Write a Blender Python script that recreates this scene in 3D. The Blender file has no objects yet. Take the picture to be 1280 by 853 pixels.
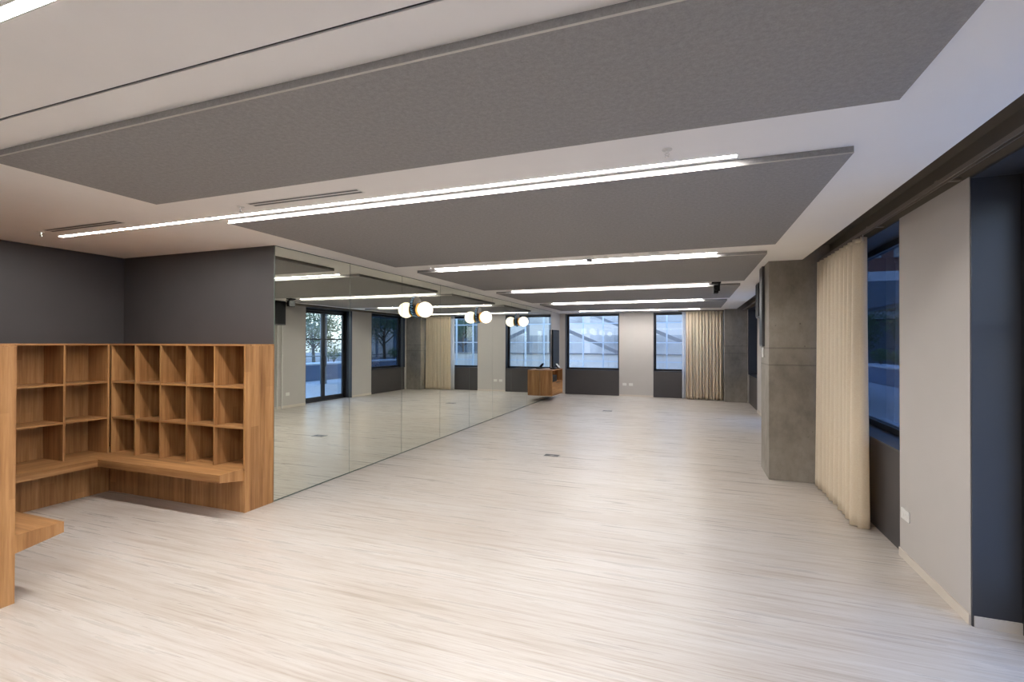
import bpy, bmesh, math, random
from mathutils import Vector, Matrix
random.seed(7)
scene = bpy.context.scene
COL = scene.collection
PI = math.pi

# ------------------------------------------------------------------ materials
def new_mat(name):
    m = bpy.data.materials.new(name); m.use_nodes = True
    nt = m.node_tree; b = nt.nodes['Principled BSDF']
    return m, nt, b
def N(nt, t, **kw):
    n = nt.nodes.new(t)
    for k, v in kw.items(): setattr(n, k, v)
    return n
def mapped(nt, scale, kind='Object', rot=(0, 0, 0)):
    tc = N(nt, 'ShaderNodeTexCoord'); mp = N(nt, 'ShaderNodeMapping')
    mp.inputs['Scale'].default_value = scale; mp.inputs['Rotation'].default_value = rot
    nt.links.new(tc.outputs[kind], mp.inputs['Vector']); return mp.outputs['Vector']
def noise(nt, vec, scale=1, detail=4, rough=.55):
    n = N(nt, 'ShaderNodeTexNoise'); n.inputs['Scale'].default_value = scale
    n.inputs['Detail'].default_value = detail; n.inputs['Roughness'].default_value = rough
    nt.links.new(vec, n.inputs['Vector']); return n.outputs['Fac']
def ramp(nt, fac, stops):
    r = N(nt, 'ShaderNodeValToRGB'); e = r.color_ramp.elements
    while len(e) < len(stops): e.new(.5)
    for i, (p, c) in enumerate(stops):
        e[i].position = p; e[i].color = (*c, 1) if len(c) == 3 else c
    nt.links.new(fac, r.inputs['Fac']); return r.outputs['Color']
def mix(nt, a, b, fac, mode='MIX'):
    m = N(nt, 'ShaderNodeMix', data_type='RGBA', blend_type=mode)
    if isinstance(fac, (int, float)): m.inputs[0].default_value = fac
    else: nt.links.new(fac, m.inputs[0])
    for s, i in ((a, 6), (b, 7)):
        if isinstance(s, tuple): m.inputs[i].default_value = (*s, 1)
        else: nt.links.new(s, m.inputs[i])
    return m.outputs[2]
def bump(nt, b, h, strength=.2, dist=.01):
    bp = N(nt, 'ShaderNodeBump'); bp.inputs['Strength'].default_value = strength
    bp.inputs['Distance'].default_value = dist
    nt.links.new(h, bp.inputs['Height']); nt.links.new(bp.outputs['Normal'], b.inputs['Normal'])
def flat(name, col, rough=.6, metal=0, spec=.5, var=.06, vs=3.0):
    m, nt, b = new_mat(name)
    f = noise(nt, mapped(nt, (vs, vs, vs)), 1, 5)
    c0 = tuple(max(0, x*(1-var)) for x in col); c1 = tuple(min(1, x*(1+var)) for x in col)
    nt.links.new(ramp(nt, f, [(.3, c0), (.7, c1)]), b.inputs['Base Color'])
    b.inputs['Roughness'].default_value = rough; b.inputs['Metallic'].default_value = metal
    b.inputs['Specular IOR Level'].default_value = spec
    return m
def emit(name, col, s):
    m, nt, b = new_mat(name)
    b.inputs['Base Color'].default_value = (.8, .8, .8, 1)
    b.inputs['Emission Color'].default_value = (*col, 1); b.inputs['Emission Strength'].default_value = s
    return m

M = {}
M['ceiling'] = flat('white_plaster', (.94, .915, .885), .8, var=.01)
M['wall'] = flat('warm_grey_paint', (.49, .462, .437), .7, var=.015)
M['charcoal'] = flat('charcoal_paint', (.055, .050, .051), .55, var=.05)
M['reveal'] = flat('charcoal_reveal_paint', (.045, .046, .053), .42, var=.03)
M['pocket'] = flat('brown_pocket_paint', (.13, .11, .085), .8)
M['skirting'] = flat('pale_coved_vinyl', (.62, .56, .49), .45, var=.03)
M['black'] = flat('black_powder_coat', (.012, .012, .014), .35)
M['blackplastic'] = flat('black_plastic', (.010, .010, .011), .6, spec=.25)
M['darkgrey'] = flat('dark_grey_metal', (.07, .07, .075), .4, metal=.2)
M['whiteplastic'] = flat('white_plastic', (.72, .71, .68), .4, var=.01)
M['chrome'] = flat('chrome', (.75, .75, .76), .15, metal=1)
M['alu'] = flat('anodised_aluminium', (.55, .53, .5), .35, metal=.8)
M['rail'] = flat('bronze_curtain_track', (.24, .2, .155), .4, metal=.4)
M['screen'] = flat('black_screen_glass', (.008, .008, .009), .4, spec=.2)
M['light'] = emit('linear_led_diffuser', (1, .965, .93), 144)
M['globe'] = emit('opal_globe_glass', (1, .90, .72), 1.25)
M['brass'] = flat('brushed_gold_metal', (.95, .55, .12), .3, metal=.75)
M['brownmetal'] = flat('dark_bronze_metal', (.07, .055, .04), .3, metal=.6)
M['white_paint_ext'] = flat('white_steel_outside', (.85, .9, .92), .5)
M['terrace'] = flat('pale_terrace_paving', (.55, .58, .6), .7)
M['planter'] = flat('blue_grey_planter_render', (.13, .19, .30), .7)
M['coping'] = flat('pale_stone_coping', (.6, .66, .7), .6)
M['column_ext'] = flat('blue_grey_steel', (.12, .17, .22), .5)
M['bark'] = flat('tree_bark', (.08, .06, .045), .9, var=.3, vs=20)
M['soffit'] = flat('pale_outside_soffit', (.32, .37, .42), .8)
M['asphalt'] = flat('grey_outside_ground', (.16, .17, .18), .9, var=.2)

# pale streaked timber-look floor: streaks run across the room (x)
def mk_floor():
    m, nt, b = new_mat('pale_streaked_floor')
    f1 = noise(nt, mapped(nt, (.9, 21, 1)), 1, 6, .62)
    f2 = noise(nt, mapped(nt, (2.6, 85, 1)), 1, 5, .65)
    f3 = noise(nt, mapped(nt, (.25, 2.2, 1)), 1, 3, .5)
    c1 = ramp(nt, f1, [(.30, (.425, .37, .32)), (.46, (.525, .485, .445)), (.60, (.575, .545, .515))])
    c2 = ramp(nt, f2, [(.32, (.70, .62, .55)), (.48, (.94, .925, .905)), (.7, (1, 1, 1))])
    c = mix(nt, c1, c2, .7, 'MULTIPLY')
    c3 = ramp(nt, f3, [(.35, (.90, .87, .84)), (.65, (1, 1, 1))])
    c = mix(nt, c, c3, .8, 'MULTIPLY')
    nt.links.new(c, b.inputs['Base Color'])
    r = ramp(nt, f1, [(.3, (.34,)*3), (.7, (.25,)*3)])
    nt.links.new(r, b.inputs['Roughness']); b.inputs['Specular IOR Level'].default_value = .42
    bump(nt, b, f2, .06, .002)
    return m
M['floor'] = mk_floor()

def mk_felt(name, col):
    m, nt, b = new_mat(name)
    f = noise(nt, mapped(nt, (45, 45, 45)), 1, 6, .75)
    g = noise(nt, mapped(nt, (160, 160, 160)), 1, 2, .6)
    lo = tuple(x*.88 for x in col); hi = tuple(x*1.12 for x in col)
    c = ramp(nt, f, [(.34, lo), (.66, hi)])
    c = mix(nt, c, ramp(nt, g, [(.3, (.86,)*3), (.7, (1.08,)*3)]), .6, 'MULTIPLY')
    nt.links.new(c, b.inputs['Base Color'])
    b.inputs['Roughness'].default_value = .95; b.inputs['Specular IOR Level'].default_value = .15
    bump(nt, b, f, .12, .002)
    return m
M['felt'] = mk_felt('grey_acoustic_felt', (.30, .292, .29))

def mk_wood(name, axis):
    """axis = grain direction; staves of slightly different tone lie side by side"""
    m, nt, b = new_mat(name)
    tc = N(nt, 'ShaderNodeTexCoord'); sp = N(nt, 'ShaderNodeSeparateXYZ')
    nt.links.new(tc.outputs['Object'], sp.inputs[0])
    others = [a for a in 'XYZ' if a != axis]
    add = N(nt, 'ShaderNodeMath', operation='ADD')
    nt.links.new(sp.outputs[others[0]], add.inputs[0]); nt.links.new(sp.outputs[others[1]], add.inputs[1])
    st = N(nt, 'ShaderNodeMath', operation='MULTIPLY'); st.inputs[1].default_value = 11.5
    nt.links.new(add.outputs[0], st.inputs[0])
    fl = N(nt, 'ShaderNodeMath', operation='FLOOR'); nt.links.new(st.outputs[0], fl.inputs[0])
    seg = N(nt, 'ShaderNodeMath', operation='MULTIPLY'); seg.inputs[1].default_value = .7
    nt.links.new(sp.outputs[axis], seg.inputs[0])
    sg2 = N(nt, 'ShaderNodeMath', operation='ADD'); nt.links.new(seg.outputs[0], sg2.inputs[0])
    m3 = N(nt, 'ShaderNodeMath', operation='MULTIPLY'); m3.inputs[1].default_value = .37
    nt.links.new(fl.outputs[0], m3.inputs[0]); nt.links.new(m3.outputs[0], sg2.inputs[1])
    fl2 = N(nt, 'ShaderNodeMath', operation='FLOOR'); nt.links.new(sg2.outputs[0], fl2.inputs[0])
    cb = N(nt, 'ShaderNodeCombineXYZ'); nt.links.new(fl.outputs[0], cb.inputs[0]); nt.links.new(fl2.outputs[0], cb.inputs[1])
    wn = N(nt, 'ShaderNodeTexWhiteNoise', noise_dimensions='2D'); nt.links.new(cb.outputs[0], wn.inputs['Vector'])
    sc = {'X': (1.3, 26, 26), 'Y': (26, 1.3, 26), 'Z': (26, 26, 1.3)}[axis]
    g = noise(nt, mapped(nt, sc), 1, 6, .6)
    sc2 = tuple(s*3.2 for s in sc); g2 = noise(nt, mapped(nt, sc2), 1, 4, .6)
    c = ramp(nt, g, [(.28, (.25, .115, .042)), (.5, (.40, .205, .08)), (.72, (.52, .29, .13))])
    t = ramp(nt, wn.outputs['Value'], [(0, (.66, .60, .55)), (.5, (.88, .86, .83)), (1, (1.02, 1.0, .96))])
    c = mix(nt, c, t, .8, 'MULTIPLY')
    c = mix(nt, c, ramp(nt, g2, [(.35, (.78, .74, .7)), (.6, (1, 1, 1))]), .6, 'MULTIPLY')
    nt.links.new(c, b.inputs['Base Color']); b.inputs['Roughness'].default_value = .42
    b.inputs['Specular IOR Level'].default_value = .35
    bump(nt, b, g2, .08, .002)
    return m
for a in 'XYZ': M['wood'+a] = mk_wood('warm_oak_grain_'+a.lower(), a)

def mk_concrete():
    m, nt, b = new_mat('board_marked_concrete')
    f = noise(nt, mapped(nt, (1.6, 1.6, 1.1)), 1, 8, .62)
    g = noise(nt, mapped(nt, (14, 14, 9)), 1, 6, .7)
    c = ramp(nt, f, [(.3, (.19, .168, .14)), (.5, (.27, .245, .21)), (.72, (.35, .32, .28))])
    c = mix(nt, c, ramp(nt, g, [(.3, (.72,)*3), (.55, (1,)*3)]), .6, 'MULTIPLY')
    # tiny blowholes
    v = N(nt, 'ShaderNodeTexVoronoi'); v.inputs['Scale'].default_value = 7
    nt.links.new(mapped(nt, (1, 1, 1)), v.inputs['Vector'])
    c = mix(nt, c, ramp(nt, v.outputs['Distance'], [(.0, (.25,)*3), (.05, (.4,)*3), (.075, (1,)*3)]), .75, 'MULTIPLY')
    # pour joints (horizontal)
    sp = N(nt, 'ShaderNodeSeparateXYZ'); nt.links.new(mapped(nt, (1, 1, 1)), sp.inputs[0])
    for z0 in (1.36, 1.56):
        s = N(nt, 'ShaderNodeMath', operation='SUBTRACT'); s.inputs[1].default_value = z0
        nt.links.new(sp.outputs['Z'], s.inputs[0])
        ab = N(nt, 'ShaderNodeMath', operation='ABSOLUTE'); nt.links.new(s.outputs[0], ab.inputs[0])
        c = mix(nt, c, ramp(nt, ab.outputs[0], [(.0, (.55,)*3), (.006, (.75,)*3), (.012, (1,)*3)]), .8, 'MULTIPLY')
    nt.links.new(c, b.inputs['Base Color']); b.inputs['Roughness'].default_value = .7
    bump(nt, b, g, .3, .004)
    return m
M['concrete'] = mk_concrete()

def mk_curtain():
    m, nt, b = new_mat('cream_linen_curtain')
    f = noise(nt, mapped(nt, (90, 90, 240)), 1, 3, .6)
    c = ramp(nt, f, [(.3, (.86, .75, .59)), (.7, (.95, .87, .72))])
    nt.links.new(c, b.inputs['Base Color']); b.inputs['Roughness'].default_value = .9
    b.inputs['Specular IOR Level'].default_value = .1
    tr = N(nt, 'ShaderNodeBsdfTranslucent'); nt.links.new(c, tr.inputs['Color'])
    mx = N(nt, 'ShaderNodeMixShader'); mx.inputs[0].default_value = .36
    out = nt.nodes['Material Output']
    nt.links.new(b.outputs[0], mx.inputs[1]); nt.links.new(tr.outputs[0], mx.inputs[2])
    nt.links.new(mx.outputs[0], out.inputs['Surface'])
    return m
M['curtain'] = mk_curtain()
def mk_sheer():
    m, nt, b = new_mat('white_sheer_voile')
    b.inputs['Base Color'].default_value = (.85, .87, .9, 1); b.inputs['Roughness'].default_value = .9
    f = noise(nt, mapped(nt, (120, 120, 120)), 1, 2)
    tr = N(nt, 'ShaderNodeBsdfTranslucent'); tr.inputs['Color'].default_value = (.85, .88, .92, 1)
    tp = N(nt, 'ShaderNodeBsdfTransparent')
    a = N(nt, 'ShaderNodeMixShader'); a.inputs[0].default_value = .5
    nt.links.new(b.outputs[0], a.inputs[1]); nt.links.new(tr.outputs[0], a.inputs[2])
    c = N(nt, 'ShaderNodeMixShader')
    nt.links.new(ramp(nt, f, [(.3, (.2,)*3), (.7, (.4,)*3)]), c.inputs[0])
    nt.links.new(a.outputs[0], c.inputs[1]); nt.links.new(tp.outputs[0], c.inputs[2])
    nt.links.new(c.outputs[0], nt.nodes['Material Output'].inputs['Surface'])
    return m
M['sheer'] = mk_sheer()

def mk_glass(name, tint, refl=.10):
    m, nt, b = new_mat(name); nt.nodes.remove(b)
    tp = N(nt, 'ShaderNodeBsdfTransparent'); tp.inputs['Color'].default_value = (*tint, 1)
    gl = N(nt, 'ShaderNodeBsdfGlossy'); gl.inputs['Roughness'].default_value = .0
    gl.inputs['Color'].default_value = (1, 1, 1, 1)
    lw = N(nt, 'ShaderNodeLayerWeight'); lw.inputs['Blend'].default_value = .5
    pw = N(nt, 'ShaderNodeMath', operation='POWER'); pw.inputs[1].default_value = 5
    nt.links.new(lw.outputs['Facing'], pw.inputs[0])
    mu = N(nt, 'ShaderNodeMath', operation='MULTIPLY_ADD'); mu.inputs[1].default_value = .9; mu.inputs[2].default_value = refl*.5
    nt.links.new(pw.outputs[0], mu.inputs[0])
    mx = N(nt, 'ShaderNodeMixShader'); nt.links.new(mu.outputs[0], mx.inputs[0])
    nt.links.new(tp.outputs[0], mx.inputs[1]); nt.links.new(gl.outputs[0], mx.inputs[2])
    nt.links.new(mx.outputs[0], nt.nodes['Material Output'].inputs['Surface'])
    return m
M['glass'] = mk_glass('window_glass', (.90, .915, .91), .17)
M['glass_dark'] = mk_glass('tinted_window_glass', (.42, .45, .49))
def mk_mirror():
    m, nt, b = new_mat('silvered_mirror_glass')
    b.inputs['Base Color'].default_value = (.90, .925, .84, 1)
    b.inputs['Metallic'].default_value = 1; b.inputs['Roughness'].default_value = .0
    return m
M['mirror'] = mk_mirror()
M['mirror_edge'] = flat('polished_green_glass_edge', (.10, .13, .11), .3)

def mk_disc_reflection():  # teal and blue reflections in the glossy disc, painted as wavy colour bands
    m, nt, b = new_mat('teal_painted_reflection')
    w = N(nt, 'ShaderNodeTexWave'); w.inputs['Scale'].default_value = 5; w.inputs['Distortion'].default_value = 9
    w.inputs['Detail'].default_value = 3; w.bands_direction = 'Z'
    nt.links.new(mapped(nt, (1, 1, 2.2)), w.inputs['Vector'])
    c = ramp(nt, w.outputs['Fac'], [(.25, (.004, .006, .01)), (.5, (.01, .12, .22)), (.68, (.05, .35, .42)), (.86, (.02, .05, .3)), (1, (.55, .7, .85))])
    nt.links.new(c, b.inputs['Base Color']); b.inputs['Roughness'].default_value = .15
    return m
M['disc_reflection'] = mk_disc_reflection()

def mk_brick():
    m, nt, b = new_mat('red_brick')
    br = N(nt, 'ShaderNodeTexBrick'); br.inputs['Scale'].default_value = 4
    br.inputs['Color1'].default_value = (.24, .105, .085, 1); br.inputs['Color2'].default_value = (.17, .08, .07, 1)
    br.inputs['Mortar'].default_value = (.25, .22, .2, 1); br.inputs['Mortar Size'].default_value = .012
    nt.links.new(mapped(nt, (1, 1, 1), rot=(PI/2, 0, 0)), br.inputs['Vector'])
    nt.links.new(br.outputs['Color'], b.inputs['Base Color']); b.inputs['Roughness'].default_value = .9
    return m
M['brick'] = mk_brick()
def mk_leaf(name, a, c):
    m, nt, b = new_mat(name)
    f = noise(nt, mapped(nt, (3, 3, 3)), 1, 3)
    nt.links.new(ramp(nt, f, [(.35, a), (.65, c)]), b.inputs['Base Color'])
    b.inputs['Roughness'].default_value = .6
    return m
M['leaf'] = mk_leaf('tree_leaves', (.02, .06, .02), (.07, .15, .05))
M['leaf2'] = mk_leaf('shrub_leaves', (.03, .08, .02), (.14, .22, .07))
M['facade'] = flat('pale_blue_office_cladding', (.92, .80, .66), .6, var=.06, vs=.6)
M['officeglass'] = flat('blue_office_glazing', (.60, .56, .50), .2, var=.3, vs=.8)
M['brace'] = flat('grey_steel_brace', (.26, .25, .24), .6)
M['cream'] = flat('pale_desk_panel', (.95, .88, .76), .5, var=.04)

# ------------------------------------------------------------------ helpers
def box(bm, x0, x1, y0, y1, z0, z1, bev=0):
    vs = [bm.verts.new((x, y, z)) for x in (x0, x1) for y in (y0, y1) for z in (z0, z1)]
    f = [(0, 1, 3, 2), (4, 6, 7, 5), (0, 4, 5, 1), (2, 3, 7, 6), (0, 2, 6, 4), (1, 5, 7, 3)]
    fs = [bm.faces.new([vs[i] for i in q]) for q in f]
    if bev:
        es = {e for q in fs for e in q.edges}
        bmesh.ops.bevel(bm, geom=list(es), offset=bev, segments=2, affect='EDGES', profile=.6)
def hexa(bm, pts):
    """8 points ordered like box(): x0y0z0,x0y0z1,x0y1z0,x0y1z1,x1..."""
    vs = [bm.verts.new(p) for p in pts]
    for q in [(0, 1, 3, 2), (4, 6, 7, 5), (0, 4, 5, 1), (2, 3, 7, 6), (0, 2, 6, 4), (1, 5, 7, 3)]:
        bm.faces.new([vs[i] for i in q])
def lathe(bm, c, axis, prof, seg=32):
    """prof: list of (radius, offset along axis)"""
    ax = Vector(axis).normalized(); u = ax.orthogonal().normalized(); v = ax.cross(u); c = Vector(c)
    rings = []
    for r, t in prof:
        if r <= 1e-6: rings.append([bm.verts.new(c+ax*t)])
        else: rings.append([bm.verts.new(c+ax*t+u*(r*math.cos(2*PI*i/seg))+v*(r*math.sin(2*PI*i/seg))) for i in range(seg)])
    for a, b in zip(rings, rings[1:]):
        for i in range(seg):
            j = (i+1) % seg
            if len(a) == 1 and len(b) == 1: continue
            if len(a) == 1: bm.faces.new((a[0], b[j], b[i]))
            elif len(b) == 1: bm.faces.new((a[i], a[j], b[0]))
            else: bm.faces.new((a[i], a[j], b[j], b[i]))
def cyl(bm, p0, p1, r, r1=None, seg=20):
    p0 = Vector(p0); p1 = Vector(p1); r1 = r if r1 is None else r1
    L = (p1-p0).length
    lathe(bm, p0, p1-p0, [(0, 0), (r, 0), (r1, L), (0, L)], seg)
def obj(name, bm, mat, parent=None, smooth=False, origin=None):
    bmesh.ops.recalc_face_normals(bm, faces=bm.faces[:])
    me = bpy.data.meshes.new(name)
    xs = [v.co for v in bm.verts]
    if parent is not None: o0 = Vector(parent['_w'])
    elif origin is not None: o0 = Vector(origin)
    else:
        lo = [min(v[i] for v in xs) for i in range(3)]; hi = [max(v[i] for v in xs) for i in range(3)]
        o0 = Vector(((lo[0]+hi[0])/2, (lo[1]+hi[1])/2, lo[2]))
    if mat is not None and mat.name.startswith('red_brick'): pass
    for v in bm.verts: v.co -= o0
    bm.to_mesh(me); bm.free()
    me.materials.append(mat)
    if smooth:
        for p in me.polygons: p.use_smooth = True
    o = bpy.data.objects.new(name, me); COL.objects.link(o)
    if parent is not None: o.parent = parent
    else: o.location = o0
    o['_w'] = tuple(o0)
    return o
def thing(name, label, cat, loc, group=None, kind=None):
    o = bpy.data.objects.new(name, None); COL.objects.link(o); o.location = loc; o['_w'] = tuple(loc)
    o.empty_display_size = .1
    tag(o, label, cat, group, kind); return o
def tag(o, label=None, cat=None, group=None, kind=None):
    if label: o['label'] = label
    if cat: o['category'] = cat
    if group: o['group'] = group
    if kind: o['kind'] = kind
    return o
def struct(name, bm, mat, label=None, cat=None, parent=None, origin=(0, 0, 0), smooth=False):
    o = obj(name, bm, mat, parent, smooth, origin if parent is None else None)
    if parent is None: tag(o, label, cat, None, 'structure')
    return o
def B(*a, **k):
    bm = bmesh.new(); box(bm, *a, **k); return bm
def copy_tree(o, parent=None):
    c = o.copy(); COL.objects.link(c)
    if parent is not None: c.parent = parent
    for ch in list(o.children): copy_tree(ch, c)
    return c
def smooth_by_angle(o, ang=.6):
    me = o.data
    for p in me.polygons: p.use_smooth = True
    try: me.set_sharp_from_angle(angle=ang)
    except Exception: pass

# ------------------------------------------------------------------ dimensions
H = 2.593            # ceiling
PR = 2.75            # curtain pocket roof
MX = -3.931          # mirror face
LX = -6.228          # left wall
RX = 1.51            # right wall face
RO = 1.86            # right wall outer face
BY = 3.754           # alcove back wall
FY = 15.227          # far wall
FO = FY+.35
CE = 1.237           # ceiling edge at the curtain pocket
NY = -3.2            # wall behind the camera
HD = 2.568           # opening head height
SI = .775            # sill height

# ------------------------------------------------------------------ shell
struct('floor', B(LX-.15, RO, NY-.15, FO, -.12, 0), M['floor'], 'pale streaked timber-look floor of the whole room', 'floor')
bm = bmesh.new()
box(bm, LX-.15, CE, NY, 1.222, H, PR); box(bm, LX-.15, CE, 1.236, FO, H, PR); box(bm, LX-.15, CE, 1.222, 1.236, H+.03, PR)
struct('ceiling', bm, M['ceiling'], 'white ceiling with a thin dark joint', 'ceiling')
struct('trim_1', B(LX-.15, CE, 1.2225, 1.2355, H+.006, H+.03), M['black'], 'thin dark joint line across the white ceiling', 'ceiling joint')
struct('trim_2', B(CE-.05, RO, NY, FO, PR, PR+.08), M['pocket'], 'brown roof of the curtain pocket along the window wall', 'curtain pocket')
struct('wall_left', B(LX-.15, LX, NY, BY, 0, H), M['charcoal'], 'charcoal wall on the left above the cubby shelves', 'wall')
struct('wall_alcove', B(LX-.15, MX-.012, BY, BY+.15, 0, H), M['charcoal'], 'charcoal alcove wall between the left wall and the mirrors', 'wall')
struct('wall_mirror', B(MX-.16, MX-.012, BY+.15, 14.135, 0, H), M['wall'], 'wall behind the row of mirrors', 'wall')
struct('wall_corner', B(MX-.16, MX, 14.135, FY, 0, H), M['wall'], 'light grey wall piece past the last mirror', 'wall')
struct('wall_partition', B(LX, MX-.03, 1.2, 1.41, 0, H), M['charcoal'], 'charcoal partition behind the nearest cubby unit', 'wall')
struct('wall_rear', B(LX-.15, RO, NY-.15, NY, 0, PR), M['wall'], 'wall behind the camera', 'wall')

# right wall: segments between openings
D1 = (1.66, 3.505); W3 = (4.49, 6.40); D2 = (9.96, 11.81); W4 = (12.73, 14.65); W5 = (-1.6, .45)
segs = [(NY, W5[0]), (W5[1], D1[0]), (D1[1], W3[0]), (W3[1], D2[0]), (D2[1], W4[0]), (W4[1], FY)]
bm = bmesh.new()
for a, b in segs: box(bm, RX, RO, a, b, 0, HD)
struct('wall_right', bm, M['wall'], 'warm grey window wall along the right side', 'wall')
struct('trim_3', B(RX+.002, RO, NY, FY, HD, PR), M['pocket'], 'brown lintel band above the right window wall', 'lintel')
# far wall
F1 = (-3.755, -2.04); F2 = (-1.02, .93)
bm = bmesh.new()
for a, b in ((MX-.16, F1[0]), (F1[1], F2[0]), (F2[1], RO)): box(bm, a, b, FY, FO, 0, HD)
box(bm, MX-.16, RO, FY+.001, FO, HD, PR)
struct('wall_far', bm, M['wall'], 'warm grey far wall between the two windows', 'wall')

tn = [4]
def trim(bm, mat, label, cat):
    n = 'trim_%d' % tn[0]; tn[0] += 1
    return struct(n, bm, mat, label, cat)
# skirting on right wall pieces and reveals
bn = 0
for i, (a, b) in enumerate(segs):
    struct('baseboard_right' if i == 0 else 'baseboard_right.%03d' % i, B(RX-.008, RX-.0005, a, b, 0, .062), M['skirting'], 'pale skirting along the right wall', 'baseboard')
for a, b in ((MX, F1[0]), (F1[1], F2[0]), (F2[1], RX-.01)):
    struct('baseboard_far', B(a, b, FY-.008, FY-.0005, 0, .05), M['skirting'], 'pale skirting along the far wall', 'baseboard')
# reveal linings (right wall)
def lining_right(a, b, sill, label):
    bm = bmesh.new()
    t = .012
    box(bm, RX+.003, RO-.001, b-t, b+.0, sill, HD)         # far reveal
    box(bm, RX+.003, RO-.001, a, a+t, sill, HD)            # near reveal
    box(bm, RX+.003, RO-.001, a+t, b-t, HD-t, HD)          # head
    if sill == 0: pass
    else: box(bm, RX+.003, RO-.001, a+t, b-t, sill, sill+.015)
    trim(bm, M['reveal'], label, 'window reveal')
lining_right(*D1, 0, 'dark reveal of the nearest glazed door on the right')
struct('baseboard_reveal', B(RX+.01, RO-.13, D1[1]-.02, D1[1]-.0125, 0, .062), M['skirting'], 'pale skirting on the reveal of the nearest door', 'baseboard')
lining_right(*W3, SI, 'dark reveal of the window beside the near curtain')
lining_right(*D2, 0, 'dark reveal of the far glazed door')
lining_right(*W4, SI, 'dark reveal of the last window on the right')
lining_right(*W5, SI, 'dark reveal of the window behind the camera')
for (a, b), w in ((W3, 'beside the near curtain'), (W4, 'in the far right corner'), (W5, 'behind the camera')):
    trim(B(RX+.03, RO-.001, a, b, 0, SI-.001), M['charcoal'], 'charcoal panel under the window '+w, 'wall panel')
def lining_far(a, b, label):
    bm = bmesh.new(); t = .012
    box(bm, a, a+t, FY+.003, FO-.001, SI, HD); box(bm, b-t, b, FY+.003, FO-.001, SI, HD)
    box(bm, a+t, b-t, FY+.003, FO-.001, HD-t, HD); box(bm, a+t, b-t, FY+.003, FO-.001, SI, SI+.015)
    trim(bm, M['reveal'], label, 'window reveal')
lining_far(*F1, 'dark reveal of the far left window'); lining_far(*F2, 'dark reveal of the far curtained window')
for (a, b), w in ((F1, 'far left window'), (F2, 'far curtained window')):
    trim(B(a, b, FY+.004, FO-.001, 0, SI-.001), M['charcoal'], 'charcoal panel under the '+w, 'wall panel')

# windows
wn = [1]
def window(a, b, axis, label, mat='glass', zlo=SI+.016, zhi=HD-.013, fw=.055):
    name = 'window_%d' % wn[0]; wn[0] += 1
    bm = bmesh.new()
    if axis == 'X':      # plane facing X, runs along Y
        x0, x1 = RO-.12, RO-.05
        box(bm, x0, x1, a, a+fw, zlo, zhi); box(bm, x0, x1, b-fw, b, zlo, zhi)
        box(bm, x0, x1, a+fw, b-fw, zlo, zlo+fw); box(bm, x0, x1, a+fw, b-fw, zhi-fw, zhi)
        g = B(x0+.03, x0+.042, a+fw, b-fw, zlo+fw, zhi-fw); org = (RO-.08, (a+b)/2, zlo)
    else:
        y0, y1 = FO-.12, FO-.05
        box(bm, a, a+fw, y0, y1, zlo, zhi); box(bm, b-fw, b, y0, y1, zlo, zhi)
        box(bm, a+fw, b-fw, y0, y1, zlo, zlo+fw); box(bm, a+fw, b-fw, y0, y1, zhi-fw, zhi)
        g = B(a+fw, b-fw, y0+.03, y0+.042, zlo+fw, zhi-fw); org = ((a+b)/2, FO-.08, zlo)
    e = thing(name, label, 'window', org, None, 'structure')
    obj('window_frame', bm, M['black'], e); obj('glass_pane', g, M[mat], e)
    return e
window(F1[0]+.013, F1[1]-.013, 'Y', 'black framed far left window beside the wooden cabinet')
window(F2[0]+.013, F2[1]-.013, 'Y', 'black framed far window half behind the cream curtain')
window(W3[0]+.013, W3[1]-.013, 'X', 'dark window on the right beside the near curtain', 'glass_dark')
window(W4[0]+.013, W4[1]-.013, 'X', 'dark window in the far right corner', 'glass_dark')
window(W5[0]+.013, W5[1]-.013, 'X', 'window behind the camera', 'glass')
def glazed_door(a, b, name, label):
    e = thing(name, label, 'door', (RO-.08, (a+b)/2, 0), None, 'structure')
    x0, x1 = RO-.13, RO-.05; top = HD-.013; f = .06; m_ = (a+b)/2
    bm = bmesh.new()
    box(bm, x0, x1, a, a+f, 0, top); box(bm, x0, x1, b-f, b, 0, top); box(bm, x0, x1, a+f, b-f, top-f, top)
    box(bm, x0, x1, a+f, b-f, 0, .02)
    obj('door_frame', bm, M['black'], e)
    for s, (p, q) in enumerate(((a+f+.004, m_-.003), (m_+.003, b-f-.004))):
        bm = bmesh.new(); g = .055; x2, x3 = x0+.015, x1-.015
        box(bm, x2, x3, p, p+g, .024, top-f-.004); box(bm, x2, x3, q-g, q, .024, top-f-.004)
        box(bm, x2, x3, p+g, q-g, .024, .13); box(bm, x2, x3, p+g, q-g, top-f-.07, top-f-.004)
        box(bm, x2+.01, x3-.01, p+g, q-g, 1.70, 1.735)
        lf = obj('door_leaf', bm, M['black'], e)
        obj('glass_pane', B(x2+.02, x2+.03, p+g, q-g, .13, top-f-.07), M['glass'], lf)
        hy = q-.028 if s == 0 else p+.028
        bm = bmesh.new(); cyl(bm, (x2-.045, hy, .95), (x2-.045, hy, 1.25), .009, seg=10)
        for hz in (.98, 1.22): cyl(bm, (x2-.045, hy, hz), (x2, hy, hz), .006, seg=8)
        obj('handle', bm, M['black'], lf)
glazed_door(D1[0]+.013, D1[1]-.013, 'door_1', 'nearest black glazed door in the right wall')
glazed_door(D2[0]+.013, D2[1]-.013, 'door_2', 'black double glazed door seen in the mirror')

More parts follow.
